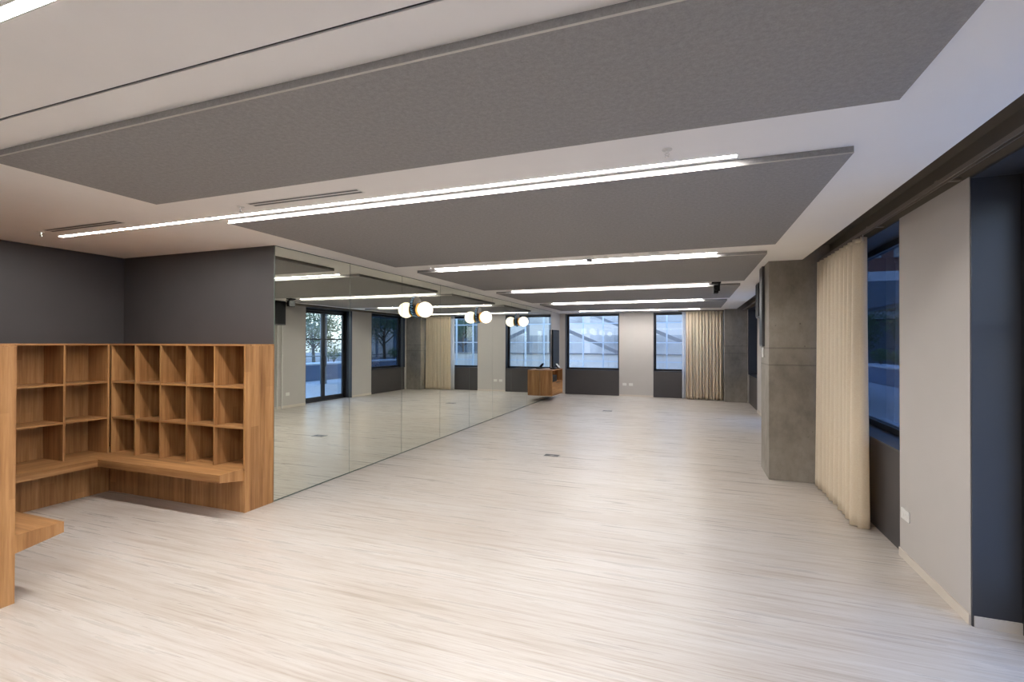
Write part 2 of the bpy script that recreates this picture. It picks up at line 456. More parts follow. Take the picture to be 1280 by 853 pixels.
# ------------------------------------------------------------------ mirrors
ords = ['nearest the cubby shelves', 'second from the cubby shelves', 'third from the cubby shelves', 'fourth from the cubby shelves, holding the nearest globe light',
        'fifth from the cubby shelves', 'sixth from the cubby shelves', 'seventh from the cubby shelves', 'eighth from the cubby shelves', 'farthest, behind the floating wooden cabinet']
ords[2] = 'third from the cubby shelves, holding the nearest globe light'; ords[3] = 'fourth from the cubby shelves'
pm = (14.13-BY)/9
for i in range(9):
    a, b = BY+i*pm, BY+(i+1)*pm
    e = thing('mirror_panel', 'full-height wall mirror panel, '+ords[i], 'mirror', (MX-.005, (a+b)/2, 0), 'row of wall mirrors')
    obj('edge', B(MX-.011, MX-.0008, a+.0005, b-.0005, .004, H-.002), M['mirror_edge'], e)
    obj('mirror_glass', B(MX-.0008, MX, a+.0035, b-.0035, .016, H-.009), M['mirror'], e)

# ------------------------------------------------------------------ ceiling panels
PL, PRX = -3.46, .770
spec = [(1.42, 2.285, 'nearest wide grey felt ceiling panel, above the camera'), (2.84, 5.18, 'second grey felt ceiling panel, beside the longest light'),
        (5.70, 7.97, 'third grey felt ceiling panel, with the smoke detector before it'), (8.56, 10.80, 'fourth grey felt ceiling panel, behind the black ceiling camera'),
        (11.42, 13.60, 'farthest grey felt ceiling panel, towards the far windows')]
for a, b, lab in spec:
    e = thing('ceiling_panel', lab, 'acoustic panel', ((PL+PRX)/2, a, H-.035), 'grey felt panels under the ceiling')
    obj('felt_face', B(PL, PRX, a, b, H-.035, H-.0005), M['felt'], e)
    obj('edge_trim', B(PL, PRX, a-.003, a-.0002, H-.037, H-.031), M['alu'], e)
# linear lights
def linear_light(x0, x1, y, lab):
    e = thing('ceiling_light', lab, 'ceiling light', ((x0+x1)/2, y, H), 'linear lights across the ceiling')
    bm = bmesh.new()
    box(bm, x0-.004, x1+.004, y-.024, y-.018, H-.004, H-.0004); box(bm, x0-.004, x1+.004, y+.018, y+.024, H-.004, H-.0004)
    box(bm, x0-.004, x0, y-.018, y+.018, H-.004, H-.0004); box(bm, x1, x1+.004, y-.018, y+.018, H-.004, H-.0004)
    obj('housing', bm, M['whiteplastic'], e)
    obj('diffuser', B(x0, x1, y-.018, y+.018, H-.0035, H-.0006), M['light'], e)
linear_light(-3.7, .23, .83, 'glowing linear light cut off by the top left corner of the photo')
linear_light(-5.50, .232, 2.775, 'longest glowing linear light, along the second felt panel')
linear_light(-3.15, .275, 5.645, 'linear light before the third felt panel')
linear_light(-3.12, .29, 8.50, 'linear light ending at the black ceiling camera')
linear_light(-3.12, .27, 11.36, 'linear light before the farthest felt panel')
linear_light(-3.10, .27, 14.36, 'farthest linear light, next to the far windows')
linear_light(-2.6, .23, -2.1, 'added unseen linear light behind the camera')  # unseen lamp, added to brighten the ceiling near the camera

# slot diffusers
def slot_vent(x0, x1, y0, y1, lab):
    e = thing('air_vent', lab, 'vent', ((x0+x1)/2, (y0+y1)/2, H), 'slot vents in the ceiling')
    t = (y1-y0)
    bm = bmesh.new(); z0, z1 = H-.0016, H-.0004
    box(bm, x0-.012, x1+.012, y0-.010, y0, z0, z1); box(bm, x0-.012, x1+.012, y1, y1+.010, z0, z1)
    box(bm, x0-.012, x0, y0, y1, z0, z1); box(bm, x1, x1+.012, y0, y1, z0, z1)
    box(bm, x0, x1, y0+t*.33, y0+t*.67, z0, z1)
    obj('frame', bm, M['whiteplastic'], e)
    obj('slot', B(x0, x1, y0, y0+t*.33, H-.0022, z1), M['black'], e)
    obj('slot', B(x0, x1, y0+t*.67, y1, H-.0022, z1), M['black'], e)
slot_vent(-5.33, -4.39, 2.568, 2.632, 'black slot vent in the white ceiling, left one above the cubbies')
slot_vent(-2.94, -2.01, 2.568, 2.632, 'black slot vent in the white ceiling, just before the longest light')
slot_vent(-3.40, -3.15, 14.60, 14.70, 'small black vent in the ceiling by the far left window')

def sprinkler(x, y, lab):
    e = thing('ceiling_sprinkler', lab, 'sprinkler', (x, y, H), 'sprinkler heads in the ceiling')
    bm = bmesh.new(); lathe(bm, (x, y, H-.0005), (0, 0, -1), [(0, 0), (.026, 0), (.025, .003), (.009, .006), (.007, .010), (0, .010)], 24)
    smooth_by_angle(obj('rosette', bm, M['whiteplastic'], e))
    bm = bmesh.new(); cyl(bm, (x, y, H-.010), (x, y, H-.020), .005, .004, 12)
    for s in (-1, 1):
        cyl(bm, (x+s*.005, y, H-.014), (x+s*.009, y, H-.026), .0015, seg=6); cyl(bm, (x+s*.009, y, H-.026), (x, y, H-.036), .0015, seg=6)
    cyl(bm, (x, y, H-.02), (x, y, H-.036), .002, seg=8)
    lathe(bm, (x, y, H-.036), (0, 0, -1), [(0, 0), (.011, 0), (.011, .0015), (0, .0015)], 16)
    obj('nozzle', bm, M['chrome'], e)
sprinkler(-.106, 2.575, 'chrome sprinkler head near the right end of the longest light')
sprinkler(-5.448, 2.60, 'small sprinkler head left of the left slot vent')
sprinkler(-3.06, 2.61, 'small sprinkler head just left of the middle slot vent')
sprinkler(-.11, 5.56, 'sprinkler head near the right end of the light before the third panel')
sprinkler(-3.15, 5.52, 'sprinkler head at the left end of the light before the third panel')
sprinkler(-.09, 8.40, 'sprinkler head close to the black ceiling camera')
sprinkler(-1.06, 11.28, 'sprinkler head at the middle of the second-last linear light')
# smoke detector
e = thing('smoke_detector', 'round white smoke detector before the third felt panel', 'smoke detector', (-1.075, 5.50, H))
bm = bmesh.new(); lathe(bm, (-1.075, 5.50, H-.0005), (0, 0, -1), [(0, 0), (.055, 0), (.055, .012), (.046, .022), (0, .022)], 32)
smooth_by_angle(obj('base', bm, M['whiteplastic'], e))
bm = bmesh.new(); lathe(bm, (-1.075, 5.50, H-.0225), (0, 0, -1), [(0, 0), (.034, 0), (.034, .010), (.026, .020), (0, .022)], 32)
smooth_by_angle(obj('sensor', bm, M['darkgrey'], e))
for i, (x, y, lab) in enumerate(((-.881, 5.45, 'small round ceiling rose just right of the smoke detector'), (-.595, 5.42, 'small round ceiling rose in the middle of the row beside the smoke detector'), (-.362, 5.43, 'widest round ceiling rose, farthest right of the smoke detector'))):
    bm = bmesh.new(); r = (.022, .028, .055)[i]
    lathe(bm, (x, y, H-.0005), (0, 0, -1), [(0, 0), (r, 0), (r, .004), (r*.7, .008), (0, .008)], 24)
    o = obj('ceiling_rose', bm, M['whiteplastic']); smooth_by_angle(o); tag(o, lab, 'ceiling fitting', 'small round ceiling fittings')
# black ceiling camera
e = thing('ceiling_camera', 'black box camera hung from the ceiling at the end of a linear light', 'camera', (.40, 8.33, H))
obj('mounting_plate', B(.335, .470, 8.27, 8.41, H-.022, H-.0005, bev=.003), M['blackplastic'], e)
bm = bmesh.new(); box(bm, .436, .458, 8.32, 8.36, H-.14, H-.022); box(bm, .43, .458, 8.32, 8.36, H-.14, H-.118)
obj('bracket', bm, M['blackplastic'], e)
obj('body', B(.362, .432, 8.25, 8.42, H-.178, H-.05, bev=.008), M['blackplastic'], e)
bm = bmesh.new(); lathe(bm, (.397, 8.25, H-.115), (0, -1, 0), [(0, 0), (.026, 0), (.026, .012), (.02, .012), (.018, .004), (0, .004)], 24)
obj('lens', bm, M['screen'], e)

# ------------------------------------------------------------------ cubby shelves
T = .018; TOP = 1.592; DEP = BY-3.418
def cubby(axis, name_lab, a0, a1, face, back, divs, openings_dir, end_panels, bench):
    """axis 'X': unit runs along X, opening faces +-Y. face/back = coordinates on the other axis."""
    sgn = 1 if face > back else -1
    if axis == 'X': loc = ((a0+a1)/2, (face+back)/2, 0)
    else: loc = ((face+back)/2, (a0+a1)/2, 0)
    e = thing('cubby_shelf', name_lab, 'shelf', loc, 'wooden cubby shelves around the alcove')
    lo, hi = min(face, back), max(face, back)
    def bb(p0, p1, q0, q1, z0, z1, **k):
        return B(p0, p1, q0, q1, z0, z1, **k) if axis == 'X' else B(q0, q1, p0, p1, z0, z1, **k)
    along = M['wood'+axis]
    back_t = .012
    q_in0, q_in1 = (lo, hi-back_t-.001) if sgn < 0 else (lo+back_t+.001, hi)
    obj('top', bb(a0, a1, lo, hi, TOP-T, TOP, bev=.0008), along, e)
    q0, q1 = (hi-back_t, hi) if sgn < 0 else (lo, lo+back_t)
    obj('back_panel', bb(a0, a1, q0, q1, 0, TOP-T-.0005), M['woodZ'], e)
    # plinth front below the cubbies
    pf0, pf1 = (lo, lo+T) if sgn < 0 else (hi-T, hi)
    obj('plinth', bb(a0+.001, a1-.001, pf0+(.004 if sgn < 0 else 0), pf1-(0 if sgn < 0 else .004), 0, .30), M['woodZ'], e)
    zs = [.415, .803, 1.187]
    # uprights
    for d in divs:
        obj('divider', bb(d-T/2, d+T/2, q_in0, q_in1, .4155, TOP-T-.0005), M['woodZ'], e)
    for p0, p1 in end_panels:
        obj('side_panel', bb(p0, p1, q_in0, q_in1, 0, TOP-T-.0005), M['woodZ'], e)
    cuts = sorted([(d-T/2, d+T/2) for d in divs] + list(end_panels))
    for z in zs[1:]:
        for (l, r), (l2, r2) in zip(cuts, cuts[1:]):
            if l2-r > .05: obj('shelf', bb(r+.0003, l2-.0003, q_in0+.002, q_in1, z-T, z), along, e)
    # bench: deck inside the unit + tapered cantilevered seat
    be = .25
    b0, b1 = bench
    back_q = back-sgn*-back_t if False else (hi-back_t-.002 if sgn < 0 else lo+back_t+.002)
    fq = face + sgn*be
    bm = bmesh.new()
    prof = [(back_q, .415), (face, .415), (fq, .415), (fq, .345), (face, .301), (back_q, .301)]
    def P(p, q, z): return (p, q, z) if axis == 'X' else (q, p, z)
    obj('deck', bb(a0+.001, a1-.001, min(back_q, face), max(back_q, face), .3965, .415), along, e)
    prof = [(face+sgn*.0005, .415), (fq, .415), (fq, .345), (face+sgn*.0005, .301)]
    A = [bm.verts.new(P(b0, q, z)) for q, z in prof]; C = [bm.verts.new(P(b1, q, z)) for q, z in prof]
    bm.faces.new(A); bm.faces.new(C[::-1])
    for i in range(4):
        j = (i+1) % 4; bm.faces.new((A[i], C[i], C[j], A[j]))
    bmesh.ops.recalc_face_normals(bm, faces=bm.faces[:])
    o = obj('bench_seat', bm, along, e)
    o.data.materials.append(M['woodZ'])
    for p in o.data.polygons:
        if abs(p.normal['XY'.index(axis)]) > .9: p.material_index = 1
    return e
dv = [-5.866+.3826*i for i in range(6)]
JX = -5.885   # front plane of the left unit
cubby('X', 'wooden cubby shelf with fifteen pigeonholes on the alcove back wall, beside the first mirror', LX+.002, MX, 3.418, BY-.002, dv[1:5], -1,
      [(dv[0]-.012, dv[0]+.006), (dv[5], MX-.0005)], (JX+.0, MX-.02-.0))
dy = [3.393-.3835*i for i in range(1, 5)]
cubby('Y', 'wooden cubby shelf with larger pigeonholes along the left wall', 1.75, 3.414, JX, LX+.002, dy, 1,
      [(3.393, 3.413), (1.751, 1.769)], (1.996, 3.1665))
dx = [-5.866+.3826*i for i in range(1, 5)]
cubby('X', 'wooden cubby shelf end cut off by the left edge of the photo, nearest the camera', LX+.002, MX+.045, 1.744, 1.412, dx, 1,
      [(LX+.003, LX+.021), (MX+.005, MX+.0445)], (JX+.255, MX+.04))

# ------------------------------------------------------------------ globe wall lights on the mirror
def globe_light(y, z, lab):
    e = thing('globe_wall_light', lab, 'wall light', (MX, y, z), 'globe lights mounted on the mirrors')
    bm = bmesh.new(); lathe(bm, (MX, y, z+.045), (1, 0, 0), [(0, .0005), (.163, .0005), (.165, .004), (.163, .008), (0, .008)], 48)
    smooth_by_angle(obj('painted_reflection_disc', bm, M['disc_reflection'], e))
    bm = bmesh.new(); lathe(bm, (MX, y+.03, z+.075), (1, 0, 0), [(0, .009), (.128, .009), (.13, .012), (.128, .017), (0, .017)], 48)
    smooth_by_angle(obj('bronze_disc', bm, M['brownmetal'], e))
    bm = bmesh.new(); lathe(bm, (MX, y, z), (1, 0, 0), [(0, .018), (.045, .018), (.075, .03), (.098, .055), (.101, .057), (.098, .062), (.07, .045), (0, .035)], 48)
    smooth_by_angle(obj('gold_cup', bm, M['brass'], e))
    bm = bmesh.new(); n = 20; R = .119
    lathe(bm, (MX+.166, y, z), (0, 0, 1), [(0 if i in (0, n) else R*math.sin(PI*i/n), -R*math.cos(PI*i/n)) for i in range(n+1)], 36)
    obj('globe', bm, M['globe'], e, smooth=True)
globe_light(6.43, 2.118, 'white glowing globe with gold cup on the mirror, nearest of three')
globe_light(8.77, 2.128, 'white glowing globe with gold cup on the mirror, middle of three')
globe_light(11.07, 2.143, 'white glowing globe with gold cup on the mirror, farthest of three')

# ------------------------------------------------------------------ concrete columns
def conc(x0, x1, y0, y1, z1, lab):
    bm = bmesh.new(); box(bm, x0, x1, y0, y1, 0, z1, bev=.008)
    o = obj('concrete_column', bm, M['concrete'], origin=((x0+x1)/2, (y0+y1)/2, 0)); tag(o, lab, 'column'); return o
conc(.886, RX-.002, 6.44, 7.08, PR-.001, 'wide bare concrete column beside the near cream curtain')
conc(.925, RX-.002, 14.72, FY-.01, PR-.001, 'bare concrete column in the far right corner beside the far curtain')

# ------------------------------------------------------------------ curtains
def curtain(name_lab, p0, p1, z0, z1, amp, waves, mat, seed, normal, grp=None, gathered=None, nm='curtain'):
    rnd = random.Random(seed)
    p0 = Vector(p0); p1 = Vector(p1); L = (p1-p0).length; d = (p1-p0)/L; nrm = Vector(normal)
    n = max(60, int(waves*14)); rows = 26
    ph = [rnd.uniform(-.5, .5) for _ in range(40)]
    am = [rnd.uniform(.65, 1.2) for _ in range(40)]
    bm = bmesh.new(); G = []
    for r in range(rows+1):
        t = r/rows; z = z0+(z1-z0)*t; row = []
        for i in range(n+1):
            s = i/n; w = s*waves; k = int(w) % 40; k2 = (k+1) % 40; fr = w-int(w)
            a_ = am[k]*(1-fr)+am[k2]*fr; pp = ph[k]*(1-fr)+ph[k2]*fr
            env = .62+.38*(1-t) if t > .05 else 1.0
            v = math.sin(2*PI*w+pp*(1.2+(1-t)*1.2))
            v = math.copysign(abs(v)**.8, v)
            off = amp*a_*env*v + .22*amp*math.sin(4*PI*w+3*pp+1) + .006*math.sin(5.1*w+3*t)*(1-t)
            sl = s + .0045*math.cos(2*PI*w+pp)*(1-.3*t) + .004*math.sin(3*t+w*.7)*(1-t)
            zz = z if r else z0 + .004*math.sin(w*2.3+seed)
            row.append(bm.verts.new(p0+d*(L*sl)+nrm*off+Vector((0, 0, zz))))
        G.append(row)
    for r in range(rows):
        for i in range(n): bm.faces.new((G[r][i], G[r][i+1], G[r+1][i+1], G[r+1][i]))
    e = thing(nm, name_lab, 'curtain', ((p0+p1)/2)+Vector((0, 0, z0)), grp)
    o = obj('fabric', bm, mat, e, smooth=True)
    md = o.modifiers.new('thickness', 'SOLIDIFY'); md.thickness = .002
    # heading tape: same wave, thicker, plus glider hooks
    bm = bmesh.new(); prev = None; hb = .035
    pts = [(v.co.copy()) for v in []]
    for i in range(n+1):
        s = i/n; w = s*waves; k = int(w) % 40; k2 = (k+1) % 40; fr = w-int(w)
        a_ = am[k]*(1-fr)+am[k2]*fr; pp = ph[k]*(1-fr)+ph[k2]*fr
        v = math.sin(2*PI*w+pp*1.2); v = math.copysign(abs(v)**.8, v)
        off = amp*a_*.62*v
        c = p0+d*(L*(s+.0045*math.cos(2*PI*w+pp)*.7))+nrm*off
        cur = (bm.verts.new(c+Vector((0, 0, z1-hb))), bm.verts.new(c+Vector((0, 0, z1+.002))))
        if prev: bm.faces.new((prev[0], cur[0], cur[1], prev[1]))
        prev = cur
    o = obj('heading_tape', bm, mat, e, smooth=True)
    md = o.modifiers.new('thickness', 'SOLIDIFY'); md.thickness = .006; md.offset = 0
    bm = bmesh.new()
    for i in range(int(waves)+1):
        s = min(1, i/waves); c = p0+d*(L*s)
        cyl(bm, c+Vector((0, 0, z1-.02)), c+Vector((0, 0, z1+.018)), .0025, seg=6)
    o = obj('glider', bm, M['whiteplastic'], e)
    o['kind'] = 'stuff'
    return e
# track in the right pocket and above the far window
def track(p, q, axis, z, lab):
    e = thing('curtain_track', lab, 'curtain track', ((p[0]+q[0])/2, (p[1]+q[1])/2, z), 'curtain tracks')
    bm = bmesh.new()
    if axis == 'Y':
        x = p[0]
        box(bm, x-.016, x-.010, p[1], q[1], z-.016, z+.004); box(bm, x+.010, x+.016, p[1], q[1], z-.016, z+.004); box(bm, x-.016, x+.016, p[1], q[1], z+.004, z+.010)
        rod = [(x, y, z) for y in [p[1]+.3+i*1.2 for i in range(int((q[1]-p[1])/1.2))]]
    else:
        y = p[1]
        box(bm, p[0], q[0], y-.016, y-.010, z-.016, z+.004); box(bm, p[0], q[0], y+.010, y+.016, z-.016, z+.004); box(bm, p[0], q[0], y-.016, y+.016, z+.004, z+.010)
        rod = []
    obj('rail', bm, M['rail'], e)
    for (x, y, zz) in rod:
        bm = bmesh.new(); box(bm, x-.01, RX+.0005, y-.015, y+.015, zz+.010, zz+.022)
        obj('bracket', bm, M['rail'], e)
track((1.40, -1.5), (1.40, 6.43), 'Y', 2.566, 'bronze curtain track in the pocket above the near window wall')
track((1.40, 7.09), (1.40, 14.7), 'Y', 2.566, 'bronze curtain track in the pocket past the first concrete column')
track((-.30, 15.02), (.92, 15.02), 'X', H-.0105, 'curtain track on the ceiling above the far curtain')
curtain('cream linen curtain hanging in folds beside the near concrete column', (1.405, 4.945, 0), (1.405, 6.40, 0), .015, 2.532, .058, 10.5, M['curtain'], 3, (1, 0, 0), 'cream curtains')
curtain('cream linen curtain in the far right corner, half across the window', (-.10, 15.0, 0), (.905, 15.0, 0), .015, 2.56, .050, 11.5, M['curtain'], 8, (0, 1, 0), 'cream curtains')
curtain('narrow white sheer curtain at the left edge of the far cream curtain', (-.20, 15.09, 0), (.08, 15.09, 0), .015, 2.56, .022, 4, M['sheer'], 5, (0, 1, 0), None, nm='sheer_curtain')

# ------------------------------------------------------------------ floating cabinet
CX, C0, C1, CZ0, CZ1 = -3.57, 13.0, 14.16, .15, .875
e = thing('floating_cabinet', 'walnut coloured wall-hung cabinet at the far end of the mirrors', 'cabinet', (-3.75, 13.58, CZ0))
x0 = MX+.002
obj('top', B(x0, CX, C0, C1, CZ1-.022, CZ1, bev=.001), M['woodY'], e)
obj('bottom', B(x0, CX, C0, C1, CZ0, CZ0+.022, bev=.001), M['woodY'], e)
obj('side_panel', B(x0, CX, C0, C0+.022, CZ0+.0225, CZ1-.0225), M['woodZ'], e)
obj('side_panel', B(x0, CX, C1-.022, C1, CZ0+.0225, CZ1-.0225), M['woodZ'], e)
obj('back_panel', B(x0, x0+.012, C0+.0225, C1-.0225, CZ0+.0225, CZ1-.0225), M['woodZ'], e)
obj('shelf', B(x0+.0125, CX-.006, C0+.0225, C1-.0225, .512, .53), M['woodY'], e)
dr = obj('drawer', B(CX-.02, CX-.001, C0+.025, C1-.025, CZ0+.03, .505), M['woodY'], e)
obj('handle', B(CX-.001, CX+.012, 13.42, 13.74, .488, .498), M['darkgrey'], dr)
# stereo unit in the niche
e = thing('media_player', 'small black media box inside the niche of the floating cabinet', 'media box', (-3.74, 13.40, .53))
obj('body', B(-3.86, -3.60, 13.1, 13.6, .536, .72, bev=.004), M['blackplastic'], e)
for px in (-3.84, -3.65):
    for py in (13.23, 13.56):
        bm = bmesh.new(); cyl(bm, (px, py, .5305), (px, py, .536), .012, seg=12); obj('foot', bm, M['blackplastic'], e)
bm = bmesh.new(); lathe(bm, (-3.60, 13.52, .62), (1, 0, 0), [(0, 0), (.014, 0), (.013, .01), (0, .01)], 20)
obj('knob', bm, M['darkgrey'], e)
# tablet on stand
e = thing('tablet_stand', 'white tablet on a black tilted stand on top of the floating cabinet', 'tablet', (-3.70, 13.98, CZ1))
bm = bmesh.new(); box(bm, -3.78, -3.63, 13.90, 14.06, CZ1+.0005, CZ1+.012, bev=.003); obj('base', bm, M['blackplastic'], e)
def tilted(x0_, z0_, x1_, z1_, th, y0, y1):
    bm = bmesh.new(); dx_, dz_ = x1_-x0_, z1_-z0_; L = math.hypot(dx_, dz_); nx, nz = -dz_/L*th, dx_/L*th
    hexa(bm, [(x0_, y0, z0_), (x0_+nx, y0, z0_+nz), (x0_, y1, z0_), (x0_+nx, y1, z0_+nz), (x1_, y0, z1_), (x1_+nx, y0, z1_+nz), (x1_, y1, z1_), (x1_+nx, y1, z1_+nz)])
    return bm
obj('arm', tilted(-3.64, CZ1+.012, -3.745, CZ1+.12, .012, 13.94, 14.02), M['blackplastic'], e)
tb = obj('tablet', tilted(-3.62, CZ1+.016, -3.735, CZ1+.145, -.009, 13.87, 14.09), M['blackplastic'], e)
obj('screen', tilted(-3.6195+.005, CZ1+.026, -3.7215+.005, CZ1+.1405, -.0015, 13.885, 14.075), M['whiteplastic'], tb)
tag(tb.children[0], 'white tablet face')
e = thing('remote_box', 'small black control box lying on top of the floating cabinet', 'control box', (-3.72, 13.62, CZ1))
obj('body', B(-3.79, -3.65, 13.52, 13.72, CZ1+.0005, CZ1+.035, bev=.006), M['blackplastic'], e)
for k in range(3):
    bm = bmesh.new(); cyl(bm, (-3.72, 13.56+.05*k, CZ1+.035), (-3.72, 13.56+.05*k, CZ1+.039), .008, seg=12); obj('button', bm, M['darkgrey'], e)
# black wall rack past the mirrors
e = thing('wall_screen', 'tall black screen on the wall just past the last mirror', 'screen', (MX, 14.57, .88))
obj('bezel', B(MX+.002, MX+.05, 14.20, 14.94, .88, 2.04, bev=.004), M['blackplastic'], e)
obj('screen', B(MX+.0502, MX+.053, 14.23, 14.91, .92, 2.0), M['screen'], e)

# ------------------------------------------------------------------ right wall fittings
e = thing('mounted_loudspeaker', 'dark grey box loudspeaker high on the right wall past the concrete column', 'speaker', (1.25, 8.6, 2.03))
obj('cabinet', B(1.03, 1.36, 8.42, 8.82, 2.03, H-.004, bev=.006), M['darkgrey'], e)
obj('grille', B(1.020, 1.0295, 8.44, 8.80, 2.05, 2.57), M['blackplastic'], e)
obj('bracket', B(1.3605, RX-.001, 8.54, 8.70, 2.2, 2.42), M['black'], e)
e = thing('wall_panel', 'thin dark panel standing out from the side of the near concrete column', 'control panel', (.87, 6.86, 1.6))
obj('body', B(.856, .885, 6.76, 6.99, 1.58, H-.01, bev=.003), M['darkgrey'], e)
obj('face', B(.853, .8558, 6.775, 6.975, 1.60, H-.03), M['screen'], e)
e = thing('light_switch', 'white switch plate under the dark panel on the column side', 'switch', (.88, 6.87, 1.45))
obj('plate', B(.873, .885, 6.82, 6.92, 1.44, 1.565, bev=.003), M['whiteplastic'], e)
obj('button', B(.869, .8729, 6.845, 6.895, 1.48, 1.53), M['whiteplastic'], e)
def outlet_x(y0, y1, z0, z1, lab):
    e = thing('wall_outlet', lab, 'outlet', (RX, (y0+y1)/2, z0), 'white wall outlets')
    obj('plate', B(RX-.010, RX-.0005, y0, y1, z0, z1, bev=.003), M['whiteplastic'], e)
    for k in (.27, .73):
        yc = y0+(y1-y0)*k; zc = (z0+z1)/2; bm = bmesh.new()
        lathe(bm, (RX-.0102, yc, zc), (-1, 0, 0), [(0, 0), (.02, 0), (.02, .002), (.016, .002), (.015, .0005), (0, .0005)], 20)
        obj('socket', bm, M['whiteplastic'], e)
outlet_x(4.305, 4.445, .300, .380, 'white double outlet low on the right wall beside the near window')
outlet_x(9.30, 9.42, .30, .38, 'white outlet low on the right wall beside the far glazed door, seen in the mirror')
def outlet_y(x0, x1, z0, z1, lab):
    e = thing('wall_outlet', lab, 'outlet', ((x0+x1)/2, FY, z0), 'white wall outlets')
    obj('plate', B(x0, x1, FY-.012, FY-.0005, z0, z1, bev=.003), M['whiteplastic'], e)
    for k in (.27, .73):
        xc = x0+(x1-x0)*k; zc = (z0+z1)/2; bm = bmesh.new()
        lathe(bm, (xc, FY-.0122, zc), (0, -1, 0), [(0, 0), (.02, 0), (.02, .002), (.016, .002), (.015, .0005), (0, .0005)], 16)
        obj('socket', bm, M['whiteplastic'], e)
outlet_y(-1.935, -1.815, .325, .405, 'left white outlet of the pair on the far wall')
outlet_y(-1.745, -1.625, .325, .405, 'right white outlet of the pair on the far wall')
for y, w in ((9.02, 'nearer'), (9.16, 'farther')):
    bm = bmesh.new(); cyl(bm, (RX-.022, y, .001), (RX-.022, y, 2.56), .016, seg=16)
    for z in (.5, 1.3, 2.1): box(bm, RX-.045, RX-.0005, y-.01, y+.01, z, z+.02)
    o = obj('wall_pipe', bm, M['whiteplastic']); tag(o, 'white vertical pipe on the right wall past the loudspeaker, '+w+' of the pair', 'pipe', 'white wall pipes')

# floor boxes
def floor_box(cx, cy, w, d, lab):
    e = thing('floor_box', lab, 'floor box', (cx, cy, 0), 'metal floor boxes')
    bm = bmesh.new(); t = .008
    box(bm, cx-w/2, cx+w/2, cy-d/2, cy-d/2+t, .0003, .005); box(bm, cx-w/2, cx+w/2, cy+d/2-t, cy+d/2, .0003, .005)
    box(bm, cx-w/2, cx-w/2+t, cy-d/2+t, cy+d/2-t, .0003, .005); box(bm, cx+w/2-t, cx+w/2, cy-d/2+t, cy+d/2-t, .0003, .005)
    obj('frame', bm, M['alu'], e)
    obj('lid', B(cx-w/2+t, cx+w/2-t, cy-d/2+t, cy+d/2-t, .0003, .004), M['darkgrey'], e)
    obj('handle', B(cx-.03, cx+.03, cy-.008, cy+.008, .0041, .0052), M['alu'], e)
floor_box(-1.85, 6.72, .225, .145, 'nearer metal floor box set in the pale floor')
floor_box(-1.84, 11.67, .24, .19, 'farther metal floor box set in the pale floor')

# ------------------------------------------------------------------ outside
o = obj('terrace', B(RO+.001, 7.4, NY, 30, -.14, -.02), M['terrace']); tag(o, None, None, None, 'structure'); o['label'] = 'pale terrace paving outside the right windows'; o['category'] = 'terrace'
o = obj('ground', B(7.4, 60, -20, 70, -.16, -.04), M['asphalt']); tag(o, None, None, None, 'structure'); o['label'] = 'grey ground beyond the planter'; o['category'] = 'ground'
o = obj('lightwell_floor', B(-14, RO, FO+.001, 24, -.14, -.02), M['terrace']); tag(o, None, None, None, 'structure'); o['label'] = 'pale floor of the court beyond the far windows'; o['category'] = 'court floor'
# canopy over the terrace with posts
e = thing('canopy', 'flat canopy over the terrace outside the right windows', 'canopy', (4, 18, 2.9))
obj('slab', B(RO+.002, 6.3, 12.2, 24, 2.95, 3.15), M['soffit'], e)
obj('edge_beam', B(6.3, 6.42, 12.2, 24, 2.85, 3.2), M['column_ext'], e)
for y in (15.7, 21.5):
    bm = bmesh.new(); cyl(bm, (6.0, y, -.0195), (6.0, y, 2.949), .13, seg=20); obj('post', bm, M['column_ext'], e, smooth=False)
e = thing('planter', 'long blue-grey planter wall across the terrace', 'planter', (7.9, 13, -.02))
obj('wall', B(7.42, 8.5, -2, 28, -.02, .66), M['planter'], e)
obj('coping', B(7.38, 8.54, -2.02, 28.02, .6605, .72), M['coping'], e)
e = thing('railing', 'thin black steel railing behind the planter', 'railing', (8.6, 13, 0))
bm = bmesh.new(); cyl(bm, (8.62, -2, 1.0), (8.62, 28, 1.0), .02, seg=10); obj('handrail', bm, M['black'], e)
for y in range(-2, 29, 3):
    bm = bmesh.new(); cyl(bm, (8.62, y, -.04), (8.62, y, .98), .015, seg=8); obj('post', bm, M['black'], e)

